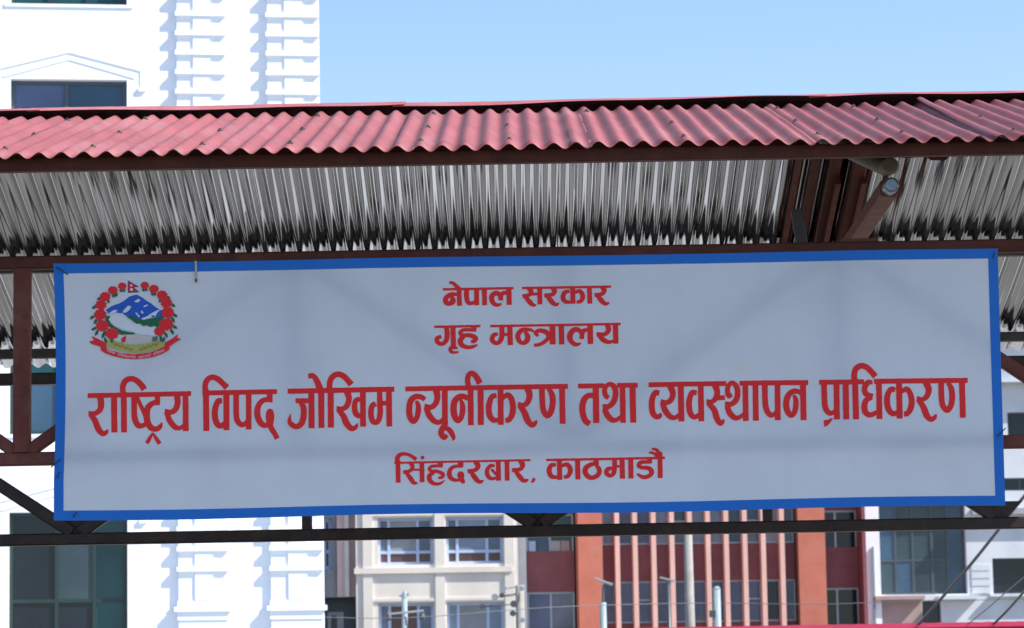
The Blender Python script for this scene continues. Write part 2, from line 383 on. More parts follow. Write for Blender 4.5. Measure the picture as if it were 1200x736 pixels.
# --- lettering: broad-pen strokes drawn on a fine raster, outlined and filled
def catmull(pts, n=9):
    if len(pts) == 2: return np.array(pts, float)
    p = np.array(pts, float); p = np.vstack([2 * p[0] - p[1], p, 2 * p[-1] - p[-2]]); out = []
    for i in range(1, len(p) - 2):
        for t in np.linspace(0, 1, n, endpoint=False):
            a, b, c, d = p[i - 1:i + 3]
            out.append(.5 * ((2 * b) + (c - a) * t + (2 * a - 5 * b + 4 * c - d) * t * t + (3 * b - a - 3 * c + d) * t ** 3))
    out.append(p[-2]); return np.array(out)
class Pen:
    def __init__(s): s.q = []; s.c = []
    def at(s, x0, y0, k): s.o = (x0, y0, k); return s
    def tr(s, p): return (s.o[0] + p[0] / s.o[2], s.o[1] + p[1] / s.o[2])
    def line(s, xa, ya, xb, yb, wd): return s.st(xa, ya, wd, xb, yb, wd)
    def st(s, *a):
        p = catmull([a[i:i + 3] for i in range(0, len(a), 3)]); k = s.o[2]
        xy = np.stack([s.o[0] + p[:, 0] / k, s.o[1] + p[:, 1] / k], 1); h = np.maximum(p[:, 2] * 1.06 + 2, 1) / k / 2
        d = np.gradient(xy, axis=0); d /= np.maximum(np.linalg.norm(d, axis=1, keepdims=True), 1e-9); nn = np.stack([-d[:, 1], d[:, 0]], 1)
        L = xy + nn * h[:, None]; R = xy - nn * h[:, None]
        for i in range(len(xy) - 1): s.q.append(np.array([L[i], L[i + 1], R[i + 1], R[i]]))
        for i in range(1, len(xy) - 1):
            # round joins only where they stay inside the butt ends
            e = min(np.linalg.norm(xy[i] - xy[0]), np.linalg.norm(xy[i] - xy[-1]))
            s.c.append((xy[i][0], xy[i][1], min(h[i], e)))
        return s
    def poly(s, *a):
        s.q.append(np.array([s.tr(a[i:i + 2]) for i in range(0, len(a), 2)])); return s
    def dot(s, x, y, r): s.c.append((*s.tr((x, y)), r / s.o[2])); return s
    def build(s, name, m, lift=.0016, G=5.0):
        allp = np.vstack(s.q + [np.array([[c[0] - c[2], c[1] - c[2]], [c[0] + c[2], c[1] + c[2]]]) for c in s.c])
        lo = np.floor(allp.min(0)) - 1.5; hi = np.ceil(allp.max(0)) + 1.5
        nx, ny = ((hi - lo) * G).astype(int); A = np.zeros((ny, nx), np.float32)
        def win(a, b):
            i0, j0 = np.maximum(((a - lo) * G).astype(int) - 1, 0); i1, j1 = ((b - lo) * G).astype(int) + 3
            X, Y = np.meshgrid(lo[0] + np.arange(i0, min(i1, nx)) / G, lo[1] + np.arange(j0, min(j1, ny)) / G)
            return slice(j0, min(j1, ny)), slice(i0, min(i1, nx)), X, Y
        for q in s.q:
            sj, si, X, Y = win(q.min(0), q.max(0)); n = len(q)
            ins = np.zeros(X.shape, bool); j = n - 1
            for i in range(n):
                xi, yi = q[i]; xj, yj = q[j]
                if yi != yj: ins ^= ((yi > Y) != (yj > Y)) & (X < (xj - xi) * (Y - yi) / (yj - yi) + xi)
                j = i
            A[sj, si] = np.maximum(A[sj, si], ins)
        for cx, cy, r in s.c:
            c = np.array([cx, cy]); sj, si, X, Y = win(c - r, c + r); A[sj, si] = np.maximum(A[sj, si], (X - cx) ** 2 + (Y - cy) ** 2 <= r * r)
        for _ in range(3):
            A[1:-1] = (A[:-2] + 2 * A[1:-1] + A[2:]) / 4; A[:, 1:-1] = (A[:, :-2] + 2 * A[:, 1:-1] + A[:, 2:]) / 4
        A -= .5; ins = A > 0
        cnt = ins[:-1, :-1].astype(int) + ins[1:, :-1] + ins[:-1, 1:] + ins[1:, 1:]
        V = []; Fc = []
        def put(pts):
            k = len(V); V.extend(pts); Fc.append(tuple(range(k, k + len(pts)))[::-1])
        for j in range(ny - 1):
            row = cnt[j]; i = 0; nz = np.nonzero(row)[0]
            if not len(nz): continue
            i = nz[0]
            while i <= nz[-1]:
                if row[i] == 4:
                    e = i
                    while e < nx - 1 and row[e] == 4 and e - i < 20: e += 1
                    put([(i, j), (e, j), (e, j + 1), (i, j + 1)]); i = e; continue
                if row[i]:
                    cs = [(i, j), (i + 1, j), (i + 1, j + 1), (i, j + 1)]; vals = [A[y, x] for x, y in cs]; pts = []
                    for k in range(4):
                        a, b = vals[k], vals[(k + 1) % 4]
                        if a > 0: pts.append(cs[k])
                        if (a > 0) != (b > 0):
                            t = a / (a - b); pts.append((cs[k][0] + (cs[(k + 1) % 4][0] - cs[k][0]) * t, cs[k][1] + (cs[(k + 1) % 4][1] - cs[k][1]) * t))
                    if len(pts) > 2: put(pts)
                i += 1
        W = [S(lo[0] + x / G, lo[1] + y / G, lift) + SO for x, y in V]
        return obj(name, W, Fc, m, sign)
# main line, word 1
p = Pen().at(100, 434, 8).line(22, 238, 992, 217, 42)
p.st(135, 240, 54, 148, 300, 54, 140, 365, 50, 95, 403, 42, 30, 408, 46).st(45, 408, 40, 90, 470, 50, 120, 545, 54, 160, 592, 46, 195, 582, 36, 210, 553, 8)
p.line(270, 240, 272, 583, 52).line(360, 200, 363, 583, 50).st(352, 210, 48, 353, 145, 50, 378, 98, 50, 430, 78, 48, 482, 97, 50, 527, 140, 52, 553, 180, 54)
p.st(458, 240, 50, 458, 400, 50, 468, 470, 52, 500, 518, 48, 545, 515, 40, 575, 490, 30).st(480, 245, 34, 515, 320, 34, 560, 420, 36)
p.line(676, 235, 676, 310, 44).st(697, 303, 44, 640, 305, 44, 590, 345, 52, 575, 410, 56, 585, 490, 56, 620, 540, 52, 665, 550, 46, 700, 530, 40, 718, 487, 8)
p.st(632, 586, 14, 605, 635, 30, 577, 685, 36).st(632, 586, 14, 665, 640, 32, 698, 688, 38)
p.st(858, 235, 54, 865, 300, 52, 845, 365, 50, 800, 393, 44, 743, 385, 50).st(765, 398, 44, 790, 470, 50, 840, 530, 48, 885, 540, 36, 928, 512, 30).line(939, 225, 942, 569, 50)
p.build('lettering', M['red_ink'])
p = Pen().at(230, 434, 8).line(57, 213, 758, 200, 42)
p.line(90, 180, 95, 568, 52).st(85, 195, 50, 85, 132, 48, 106, 87, 48, 152, 65, 48, 205, 84, 50, 252, 126, 50, 290, 164, 54)
p.line(283, 210, 283, 562, 52).st(243, 288, 46, 205, 292, 50, 178, 360, 52, 176, 440, 54, 195, 500, 52, 230, 522, 46, 268, 495, 40)
p.st(375, 215, 50, 375, 400, 50, 385, 470, 50, 420, 508, 46, 455, 503, 40, 480, 475, 36).line(492, 210, 492, 556, 48)
p.line(690, 205, 690, 300, 50).st(714, 278, 46, 640, 278, 44, 590, 320, 48, 572, 390, 54, 585, 460, 54, 620, 508, 50, 665, 515, 42, 700, 495, 30)
p.st(692, 362, 24, 692, 385, 58, 692, 430, 74, 692, 475, 66, 695, 515, 50).st(690, 505, 40, 705, 545, 48, 738, 598, 44, 760, 642, 44)
p.build('lettering', M['red_ink'])
p = Pen().at(330, 430, 8).line(57, 229, 1058, 209, 44)
p.line(132, 318, 285, 318, 42).st(180, 325, 46, 205, 380, 50, 208, 450, 52, 190, 525, 52, 145, 560, 46, 100, 545, 46, 74, 508, 36, 86, 440, 6).line(280, 220, 282, 576, 52)
p.line(372, 215, 374, 572, 52).st(250, 88, 44, 295, 85, 44, 330, 130, 50, 362, 210, 60)
p.line(460, 200, 463, 570, 52).st(450, 215, 48, 452, 150, 50, 475, 97, 50, 526, 69, 48, 580, 86, 50, 622, 127, 50, 655, 167, 54)
p.st(615, 230, 60, 632, 300, 50, 610, 368, 48, 565, 394, 42, 515, 394, 52).st(532, 398, 44, 580, 462, 52, 610, 530, 56, 655, 578, 46, 695, 565, 36, 712, 528, 8)
p.st(735, 300, 44, 695, 318, 44, 684, 380, 48, 697, 438, 50, 730, 460, 42, 760, 445, 36).line(762, 215, 764, 562, 50)
p.st(884, 345, 46, 850, 365, 46, 838, 430, 50, 850, 500, 48, 880, 522, 44, 910, 500, 46, 925, 430, 48, 922, 350, 48, 919, 215, 46).line(925, 340, 1015, 341, 40).line(1006, 210, 1010, 558, 50)
p.build('lettering', M['red_ink'])
p = Pen().at(470, 430, 8).line(40, 207, 1200, 187, 42).at(600, 430, 8).line(140, 187, 525, 181, 42).at(470, 430, 8)
p.st(224, 308, 38, 190, 284, 46, 135, 280, 50, 90, 320, 52, 76, 400, 54, 85, 470, 54, 115, 510, 48, 146, 480, 44, 162, 410, 48, 158, 350, 40, 138, 318, 20)
p.st(330, 212, 60, 340, 290, 52, 320, 350, 48, 275, 380, 46, 218, 372, 54).st(236, 385, 46, 262, 450, 52, 308, 505, 48, 355, 520, 42, 400, 490, 34).line(410, 205, 412, 552, 50)
p.st(412, 540, 46, 385, 580, 48, 376, 622, 50, 402, 662, 44, 434, 640, 34).st(400, 572, 36, 445, 585, 44, 475, 622, 44, 492, 662, 34, 487, 692, 6)
p.st(632, 305, 34, 600, 282, 46, 550, 280, 50, 505, 320, 54, 492, 400, 56, 505, 470, 54, 535, 505, 46, 565, 470, 46, 578, 400, 48, 573, 345, 40, 558, 308, 20).line(652, 195, 655, 548, 50)
p.line(745, 190, 748, 546, 52).st(642, 205, 44, 625, 140, 46, 631, 86, 46, 660, 60, 44, 700, 86, 50, 741, 155, 54)
p.st(895, 268, 42, 852, 280, 44, 828, 340, 50, 822, 400, 52, 835, 465, 52, 870, 500, 46, 918, 495, 36).line(932, 195, 936, 544, 50).st(950, 292, 36, 1000, 264, 46, 1035, 300, 50, 1049, 370, 52, 1040, 450, 52, 1010, 497, 44, 978, 498, 46)
p.at(600, 430, 8).st(145, 198, 58, 165, 265, 54, 145, 335, 48, 105, 360, 42, 55, 355, 52).st(72, 363, 42, 118, 430, 54, 145, 500, 56, 185, 545, 44, 215, 530, 36, 232, 498, 8)
p.st(280, 190, 50, 285, 330, 50, 296, 410, 50, 330, 455, 50, 365, 420, 52, 382, 330, 52, 375, 260, 50, 352, 218, 36, 332, 225, 30).line(469, 180, 475, 533, 50)
p.build('lettering', M['red_ink'])
p = Pen().at(600, 430, 8).line(620, 179, 865, 175, 42).line(985, 172, 1180, 170, 42)
p.st(780, 272, 48, 722, 266, 46, 680, 300, 52, 660, 370, 54, 665, 440, 54, 690, 505, 52, 730, 533, 50).line(786, 180, 790, 525, 54)
p.st(908, 288, 40, 880, 270, 44, 868, 220, 44, 885, 177, 40, 925, 161, 40, 960, 190, 50, 972, 250, 50, 955, 320, 50, 910, 368, 44, 850, 375, 52).st(868, 388, 46, 893, 450, 52, 938, 495, 48, 980, 495, 38, 1025, 465, 34).line(1036, 180, 1042, 523, 48).line(1130, 180, 1137, 522, 52)
p.build('lettering', M['red_ink'])
p = Pen().at(740, 430, 8).line(160, 167, 890, 155, 42).line(1012, 153, 1200, 150, 42).at(860, 420, 8).line(180, 230, 697, 226, 43).at(740, 430, 8)
p.st(262, 248, 44, 225, 240, 46, 198, 290, 50, 190, 360, 52, 200, 430, 52, 230, 465, 46, 262, 462, 42, 278, 432, 14)
p.st(365, 178, 58, 388, 250, 50, 370, 310, 48, 325, 335, 44, 272, 328, 52).st(292, 343, 46, 318, 410, 52, 363, 465, 48, 410, 475, 38, 452, 445, 34).line(462, 165, 468, 512, 52)
p.st(612, 246, 42, 570, 240, 44, 545, 300, 50, 540, 370, 52, 555, 440, 50, 590, 470, 44, 635, 450, 36).line(649, 160, 655, 510, 50)
p.st(785, 168, 58, 805, 240, 50, 785, 300, 46, 750, 328, 40, 703, 330, 52).line(790, 290, 876, 289, 42).st(722, 343, 42, 775, 402, 52, 800, 480, 54, 830, 528, 44, 855, 515, 34, 862, 488, 8)
p.st(943, 262, 36, 912, 270, 44, 900, 220, 44, 915, 167, 40, 950, 149, 40, 985, 185, 48, 995, 245, 50, 980, 310, 50, 935, 349, 44, 877, 350, 52).st(897, 368, 46, 920, 430, 52, 965, 475, 48, 1005, 475, 38, 1052, 445, 34).line(1067, 160, 1072, 508, 50)
p.at(860, 420, 8).line(202, 235, 206, 585, 50).st(290, 235, 50, 293, 400, 50, 306, 480, 50, 340, 530, 46, 375, 525, 38, 402, 492, 32).line(409, 235, 412, 580, 50)
p.st(632, 330, 34, 600, 310, 44, 555, 310, 48, 508, 350, 52, 490, 430, 54, 505, 500, 52, 540, 535, 44, 570, 500, 46, 582, 430, 48, 578, 380, 40, 562, 342, 22).line(648, 230, 653, 580, 52)
p.build('lettering', M['red_ink'])
p = Pen().at(860, 420, 8).line(800, 224, 1220, 220, 42).st(845, 228, 50, 850, 400, 50, 861, 470, 50, 895, 513, 44, 935, 505, 38, 958, 480, 30).line(962, 230, 966, 573, 50)
p.poly(840, 580, 880, 576, 905, 562, 932, 562, 895, 615, 870, 636, 848, 643).line(1048, 225, 1053, 573, 52)
p.at(990, 420, 8).line(95, 190, 105, 572, 52).st(90, 215, 50, 88, 150, 50, 105, 97, 50, 152, 70, 50, 205, 86, 50, 252, 130, 50, 287, 172, 54)
p.st(260, 225, 34, 215, 228, 48, 184, 280, 50, 200, 335, 48, 264, 354, 40).st(256, 370, 34, 200, 393, 48, 182, 460, 54, 200, 515, 50, 245, 530, 44, 310, 500, 36).line(318, 215, 325, 570, 50).line(272, 216, 1152, 207, 44)
p.st(472, 296, 42, 432, 292, 46, 402, 340, 50, 395, 410, 52, 410, 480, 52, 450, 520, 46, 498, 503, 36).line(506, 215, 513, 566, 52).st(530, 312, 36, 580, 290, 46, 610, 330, 48, 625, 395, 52, 615, 470, 52, 585, 518, 44, 553, 522, 46)
p.st(760, 225, 60, 785, 295, 54, 765, 360, 46, 720, 388, 42, 672, 380, 54).st(692, 393, 42, 738, 465, 54, 765, 535, 56, 805, 575, 42, 840, 555, 36, 856, 523, 8)
p.st(901, 220, 50, 905, 360, 50, 916, 440, 50, 955, 487, 48, 990, 450, 50, 1005, 370, 52, 998, 290, 50, 976, 247, 36, 957, 255, 28).line(1097, 210, 1105, 558, 52)
p.build('lettering', M['red_ink'])
# top line
p = Pen().at(510, 325, 8).line(70, 115, 735, 102, 20).st(205, 162, 28, 145, 163, 36, 100, 200, 42, 104, 238, 44, 140, 250, 34, 166, 225, 50, 158, 180, 30).line(224, 112, 228, 270, 42).st(130, 50, 20, 165, 55, 28, 205, 90, 34, 235, 120, 40)
p.st(295, 112, 44, 295, 190, 44, 310, 238, 38, 350, 243, 30, 380, 220, 28).line(387, 110, 390, 264, 42).line(461, 108, 464, 264, 42)
p.st(700, 150, 28, 650, 146, 34, 620, 165, 40, 612, 218, 44).st(618, 182, 36, 580, 149, 40, 540, 165, 44, 530, 205, 46, 547, 245, 38, 585, 262, 30, 624, 248, 16).line(691, 105, 694, 260, 44)
p.build('lettering', M['red_ink'])
p = Pen().at(610, 325, 8).line(15, 101, 850, 88, 20).st(80, 100, 44, 100, 138, 40, 75, 168, 34, 18, 178, 36).line(80, 158, 175, 156, 26).st(42, 178, 30, 85, 230, 44, 118, 260, 30, 148, 262, 10).line(179, 100, 182, 255, 42)
p.st(305, 95, 46, 318, 135, 42, 290, 164, 34, 222, 172, 36).st(248, 172, 30, 285, 220, 44, 320, 253, 34, 345, 254, 24, 362, 238, 6)
p.st(460, 128, 28, 412, 145, 38, 398, 190, 42, 420, 227, 36, 472, 234, 26).line(489, 95, 492, 248, 42).st(508, 142, 28, 558, 132, 36, 584, 180, 42, 565, 223, 34, 525, 234, 28).line(645, 93, 650, 248, 42)
p.st(770, 93, 46, 785, 130, 42, 755, 160, 34, 692, 168, 36).st(718, 168, 30, 755, 215, 44, 790, 247, 34, 815, 246, 24, 832, 233, 6)
p.build('lettering', M['red_ink'])
p = Pen().at(510, 325, 8).line(-10, 466, 425, 458, 20).st(105, 465, 40, 113, 540, 46, 100, 600, 40, 60, 627, 34, 22, 608, 38, 15, 575, 34, 58, 555, 34).line(167, 460, 172, 662, 44)
p.st(172, 650, 44, 142, 674, 34, 158, 704, 26, 222, 703, 14).st(180, 660, 30, 212, 666, 16).line(362, 458, 362, 508, 46).st(384, 496, 28, 272, 495, 30, 237, 520, 36, 255, 545, 34, 330, 546, 38, 378, 572, 44, 365, 600, 34, 335, 606, 24)
p.st(275, 550, 34, 238, 590, 46, 247, 633, 44, 300, 657, 34, 360, 650, 28, 398, 632, 8)
p.build('lettering', M['red_ink'])
p = Pen().at(510, 325, 8).line(515, 459, 1740, 437, 20).st(588, 532, 30, 547, 545, 38, 535, 590, 42, 570, 620, 34, 608, 600, 40, 625, 550, 44, 625, 458, 44).line(628, 538, 695, 538, 26).line(699, 455, 704, 637, 46)
p.st(926, 508, 16, 880, 491, 30, 812, 497, 40, 776, 545, 44, 790, 600, 40, 830, 617, 34, 862, 590, 46, 866, 550, 44, 840, 512, 26)
p.at(610, 325, 8).st(168, 552, 22, 142, 525, 34, 175, 500, 36, 235, 512, 42, 265, 552, 40, 237, 595, 34, 182, 629, 30, 126, 638, 28).line(299, 445, 302, 630, 50).line(382, 445, 386, 630, 46)
p.st(655, 497, 28, 602, 496, 34, 581, 522, 38, 572, 578, 42).st(578, 530, 34, 540, 492, 40, 492, 498, 44, 462, 550, 50, 477, 602, 42, 520, 630, 34, 568, 618, 14).line(651, 440, 656, 625, 48)
p.st(815, 443, 46, 825, 495, 44, 790, 533, 36, 712, 535, 38).st(732, 540, 34, 775, 585, 44, 825, 607, 34, 878, 595, 22).line(889, 438, 894, 622, 46)
p.build('lettering', M['red_ink'])
# bottom line
p = Pen().at(455, 520, 10).line(70, 225, 1668, 192, 22).line(113, 190, 117, 458, 52).st(106, 228, 50, 108, 165, 50, 140, 128, 44, 195, 119, 36, 262, 139, 36, 330, 186, 44)
p.st(262, 225, 46, 285, 270, 44, 255, 318, 38, 175, 335, 42).line(260, 305, 385, 305, 24).st(212, 340, 34, 260, 405, 52, 300, 458, 42, 345, 460, 14).line(393, 215, 397, 452, 52).dot(402, 163, 23)
p.line(610, 205, 610, 270, 54).st(640, 263, 28, 522, 263, 34, 482, 292, 38, 505, 320, 34, 580, 326, 38, 640, 357, 44, 630, 393, 34, 585, 402, 26).st(535, 335, 36, 482, 378, 50, 492, 435, 50, 545, 470, 38, 610, 465, 30, 662, 428, 8)
p.line(848, 203, 848, 272, 60).st(878, 264, 30, 780, 266, 36, 727, 305, 46, 716, 365, 52, 745, 412, 46, 800, 428, 34, 850, 420, 26).st(850, 325, 40, 850, 365, 78, 852, 400, 56, 870, 435, 52, 885, 466, 30)
p.st(1022, 210, 56, 1052, 260, 56, 1020, 308, 44, 930, 325, 46).st(966, 328, 34, 1010, 390, 56, 1055, 440, 46, 1090, 445, 36, 1118, 426, 8)
p.at(545, 520, 10).st(348, 258, 28, 300, 259, 40, 263, 300, 44, 258, 350, 48, 285, 398, 44, 330, 410, 34, 375, 395, 28).st(308, 298, 28, 368, 366, 28).line(389, 195, 393, 435, 52).line(491, 195, 494, 434, 52)
p.st(648, 200, 56, 675, 250, 56, 645, 299, 42, 550, 312, 46).st(586, 316, 34, 635, 380, 54, 680, 430, 46, 720, 431, 34, 742, 413, 8)
p.st(808, 400, 26, 803, 428, 32, 778, 460, 10)
p.build('lettering', M['red_ink'])
p = Pen().at(635, 520, 8).line(40, 153, 1155, 132, 20).st(132, 196, 30, 86, 205, 38, 68, 255, 44, 90, 305, 40, 148, 316, 26).line(164, 145, 168, 340, 44).st(183, 207, 30, 240, 197, 38, 268, 250, 44, 245, 303, 36, 205, 315, 28).line(335, 145, 338, 336, 44)
p.line(508, 138, 510, 198, 44).st(530, 192, 30, 470, 192, 36, 417, 222, 44, 406, 265, 46, 437, 310, 42, 482, 317, 38, 528, 290, 42, 539, 245, 42, 512, 205, 32)
p.st(657, 226, 30, 616, 240, 38, 606, 275, 40, 640, 300, 34, 673, 275, 40, 682, 210, 42, 681, 138, 42).line(690, 212, 745, 212, 22).line(752, 138, 756, 328, 44).line(833, 138, 836, 326, 44)
p.line(1010, 136, 1010, 182, 42).st(1030, 172, 24, 937, 173, 34, 907, 200, 36, 932, 222, 32, 1000, 229, 38, 1030, 262, 42, 1008, 300, 36, 950, 313, 34, 892, 282, 20)
p.line(1107, 85, 1110, 322, 42).st(1003, 80, 16, 1050, 90, 24, 1098, 128, 34).st(1030, 46, 16, 1075, 58, 28, 1110, 110, 36).dot(1116, 86, 13)
p.build('lettering', M['red_ink'])

# --- crest
ec = S(158, 376); crest = empty('crest', Vector(ec) + SO); crest.parent = sign
CO = SO - Vector(crest.location); EK = (80, 310, 6.131)
def eS(x, y, l): return S(EK[0] + x / EK[2], EK[1] + y / EK[2], l) + CO
class Flat:
    def __init__(s): s.v = []; s.f = []
    def poly(s, pts, l):
        k = len(s.v); s.v += [eS(x, y, l) for x, y in pts]; s.f.append(tuple(range(k, k + len(pts)))[::-1])
    def blob(s, x, y, r, l, n=18, lob=5, amp=.16, ph=0., sx=1., sy=1.):
        s.poly([(x + sx * r * (1 + amp * math.cos(lob * t + ph)) * math.cos(t), y + sy * r * (1 + amp * math.cos(lob * t + ph)) * math.sin(t)) for t in [2 * math.pi * i / n for i in range(n)]], l)
    def leaf(s, x, y, L, wd, ang, l):
        c, n = math.cos(ang), math.sin(ang)
        s.poly([(x + a * L * c - b * wd * n, y + a * L * n + b * wd * c) for a, b in ((-.5, 0), (-.2, .45), (.15, .5), (.5, .05), (.15, -.5), (-.2, -.45))], l)
    def build(s, name, m): return obj(name, s.v, s.f, m, crest)
L0, LS = .0016, .0004
e = Flat(); e.poly([(270, 325), (300, 305), (330, 290), (365, 280), (400, 260), (440, 228), (490, 215), (530, 235), (560, 258), (590, 275), (622, 302), (655, 322), (600, 348), (560, 378), (520, 392), (470, 385), (420, 372), (390, 350), (340, 345), (290, 355)], L0); e.poly([(600, 350), (655, 322), (690, 345), (690, 372), (600, 378)], L0 + LS); e.build('mountain', M['em_blue'])
e = Flat()
for q in ([(400, 325), (430, 295), (452, 300), (440, 325), (415, 345), (388, 345)], [(470, 268), (505, 245), (518, 258), (500, 272)], [(540, 298), (568, 286), (572, 296), (545, 306)], [(520, 340), (530, 328), (542, 350), (528, 352)], [(480, 345), (492, 345), (515, 375), (505, 378)], [(525, 388), (565, 372), (600, 348), (640, 328), (665, 322), (640, 345), (625, 372), (600, 362), (580, 388), (540, 396)], [(285, 352), (330, 325), (355, 328), (330, 352)]):
    e.poly(q, L0 + 2 * LS)
e.build('snow', M['em_white'])
e = Flat(); e.poly([(420, 375), (450, 368), (500, 388), (540, 398), (580, 388), (620, 380), (690, 368), (685, 420), (640, 452), (615, 440), (590, 450), (565, 436), (540, 442), (515, 424), (490, 425), (450, 395)], L0 + 3 * LS)
e.poly([(270, 365), (300, 372), (318, 362), (300, 395), (300, 420), (340, 450), (390, 475), (440, 485), (490, 490), (470, 502), (380, 505), (340, 482), (290, 442), (265, 400)], L0 + 3 * LS); e.build('hills', M['em_green'])
e = Flat(); e.poly([(340, 350), (362, 352), (380, 375), (405, 382), (425, 400), (480, 430), (510, 438), (540, 452), (580, 448), (630, 452), (636, 490), (610, 515), (560, 505), (540, 508), (490, 495), (430, 475), (400, 470), (370, 455), (330, 440), (305, 415), (290, 395), (312, 362)], L0 + 4 * LS); e.build('map', M['em_white'])
e = Flat(); e.poly([(275, 540), (330, 545), (380, 560), (470, 580), (560, 565), (640, 548), (690, 535), (690, 590), (600, 625), (480, 638), (370, 622), (275, 592)], L0 + 4 * LS); e.build('field', M['em_field'])
e = Flat(); e.poly([(412, 535), (440, 512), (475, 505), (520, 512), (560, 508), (608, 528), (590, 545), (560, 555), (520, 565), (470, 576), (430, 562)], L0 + 5 * LS); e.build('clasped_hands', M['em_skin'])
e = Flat(); e.poly([(605, 520), (642, 514), (640, 550), (602, 552)], L0 + 5 * LS); e.build('cuff', M['em_grey'])
e = Flat(); e.poly([(380, 530), (418, 508), (410, 556), (384, 560)], L0 + 5 * LS)
e.build('cuff', M['em_red'])
for sg, xs in ((1, 320), (-1, 650)):
    e = Flat(); q = 6 * LS
    pts = [(xs + sg * i * 18, 566 + i * 6 + (9 if i % 2 else -9)) for i in range(9)]
    e.poly([(x, y - 7) for x, y in pts] + [(x, y + 7) for x, y in pts[::-1]], L0 + q); e.build('wheat_ear', M['em_wheat'])
e = Flat(); e.poly([(150, 552), (185, 545), (165, 513), (212, 532), (272, 565), (275, 602), (320, 620), (380, 636), (480, 645), (590, 632), (640, 615), (690, 590), (695, 560), (750, 530), (790, 498), (785, 526), (812, 535), (770, 560), (727, 590), (727, 612), (680, 640), (620, 662), (550, 675), (480, 681), (400, 675), (330, 660), (270, 640), (236, 618), (230, 590), (168, 572)], L0 + 5 * LS); e.build('ribbon', M['em_red'])
e = Flat(); rn = random.Random(3)
def onarc(t, off): # t 0..1 along the ribbon
    x = 272 + 430 * t; y = 606 + 57 * math.sin(math.pi * min(1, max(0, t * .98 + .02))) + off; return x, y
for a, b in ((.02, .16), (.20, .50), (.54, .76), (.79, .98)):
    t = a
    e.poly([onarc(a, -2), onarc((a + b) / 2, -3), onarc(b, -2), onarc(b, 2), onarc((a + b) / 2, 1), onarc(a, 2)], L0 + 6 * LS)
    while t < b - .015:
        x, y = onarc(t, 0); h = rn.choice((11, 14, 15)); e.poly([(x, y), (x + 4, y), (x + 4, y + h), (x, y + h)], L0 + 7 * LS)
        if rn.random() < .6: e.poly([(x + 4, y + 7), (x + 9, y + 5), (x + 9, y + 9), (x + 4, y + 11)], L0 + 7 * LS)
        if rn.random() < .3: e.poly([(x, y - 8), (x + 7, y - 11), (x + 8, y - 8), (x + 3, y - 3)], L0 + 7 * LS)
        t += .027
e.build('motto', M['em_pink'])
fl = [(388, 155, 27), (320, 185, 31), (265, 230, 34), (235, 290, 36), (230, 360, 40), (245, 440, 42), (315, 497, 42), (550, 150, 27), (615, 175, 31), (675, 220, 34), (705, 275, 37), (715, 345, 41), (705, 430, 45), (655, 480, 34)]
e = Flat()
for x, y, L, a in ((225, 243, 45, 2.6), (188, 306, 45, 2.5), (172, 380, 42, 2.4), (197, 408, 48, 2.1), (185, 462, 42, 2.6), (205, 490, 50, 2.0), (252, 508, 50, 1.9), (400, 186, 28, 1.9), (378, 186, 28, 1.3), (345, 217, 34, 1.8), (325, 222, 34, 1.5), (288, 262, 36, 1.2), (250, 262, 30, 2.2),
                   (716, 236, 45, .5), (752, 292, 45, .6), (768, 366, 42, .6), (752, 396, 50, 1.0), (766, 450, 42, .5), (745, 482, 52, 1.0), (703, 505, 48, 1.1), (540, 182, 28, 1.2), (560, 180, 26, 1.8), (603, 208, 34, 1.4), (622, 210, 34, 1.7), (660, 258, 36, 1.8), (240, 330, 60, 1.4), (700, 310, 60, 1.7), (225, 400, 60, 1.5), (722, 385, 60, 1.6), (262, 485, 60, 1.2), (680, 465, 60, 1.9), (312, 540, 50, 1.5), (665, 530, 50, 1.5), (268, 545, 45, 1.2), (685, 540, 45, 2.0)):
    e.leaf(x, y, L * 1.1, 21, a, L0 + 5 * LS)
e.build('leaves', M['em_green'])
for i, (x, y, r) in enumerate(fl):
    e = Flat(); e.blob(x, y, r * 1.12, L0 + 6 * LS + LS * .5 * (i % 2), 36, 9 + i % 3, .10, i, 1.0, .86); e.build('flower', M['em_red'])
e = Flat(); e.poly([(428, 113), (508, 159), (470, 164), (513, 199), (428, 203)], L0); e.build('flag_border', M['em_navy'])
e = Flat(); e.poly([(434, 123), (494, 157), (455, 161), (499, 195), (434, 197)], L0 + LS); e.build('flag', M['em_red'])
e = Flat(); e.blob(452, 150, 8, L0 + 2 * LS, 12, 6, .1); e.blob(454, 179, 10, L0 + 2 * LS, 12, 6, .1); e.build('flag_emblem', M['em_white'])
# ties, stain and the dangling strip
for (ax, ay), (bx, by) in (((66, 313), (80, 322)), ((60, 548), (71, 538)), ((1165, 296), (1163, 303)), ((1168, 512), (1178, 502)), ((86, 606), (90, 600)), ((67, 560), (70, 553))):
    MB().tube([S(ax, ay, .004) + SO, S((ax + bx) / 2, (ay + by) / 2, .009) + SO, S(bx, by, .004) + SO], .0022, 6).build('wire_tie', M['cable'], sign)
st = MB(); st.bar(S(229.5, 306, .006) + SO, S(230, 328, .006) + SO, .008, .003, (0, 1, 0)); so_ = st.build('hanging_strip', M['tie'], sign)
MB().bar(S(230, 327, .007) + SO, S(230, 331, .007) + SO, .007, .005, (0, 1, 0)).build('strip_tip', M['cable'], so_)
k = MB(); k.add([S(868 + 5.5 * math.cos(t) * (1 + .2 * math.sin(3 * t)), 430 + 5 * math.sin(t), .0014) + SO for t in [i * math.pi / 8 for i in range(16)]], [tuple(range(16))[::-1]]); k.build('patch', M['stain'], sign)

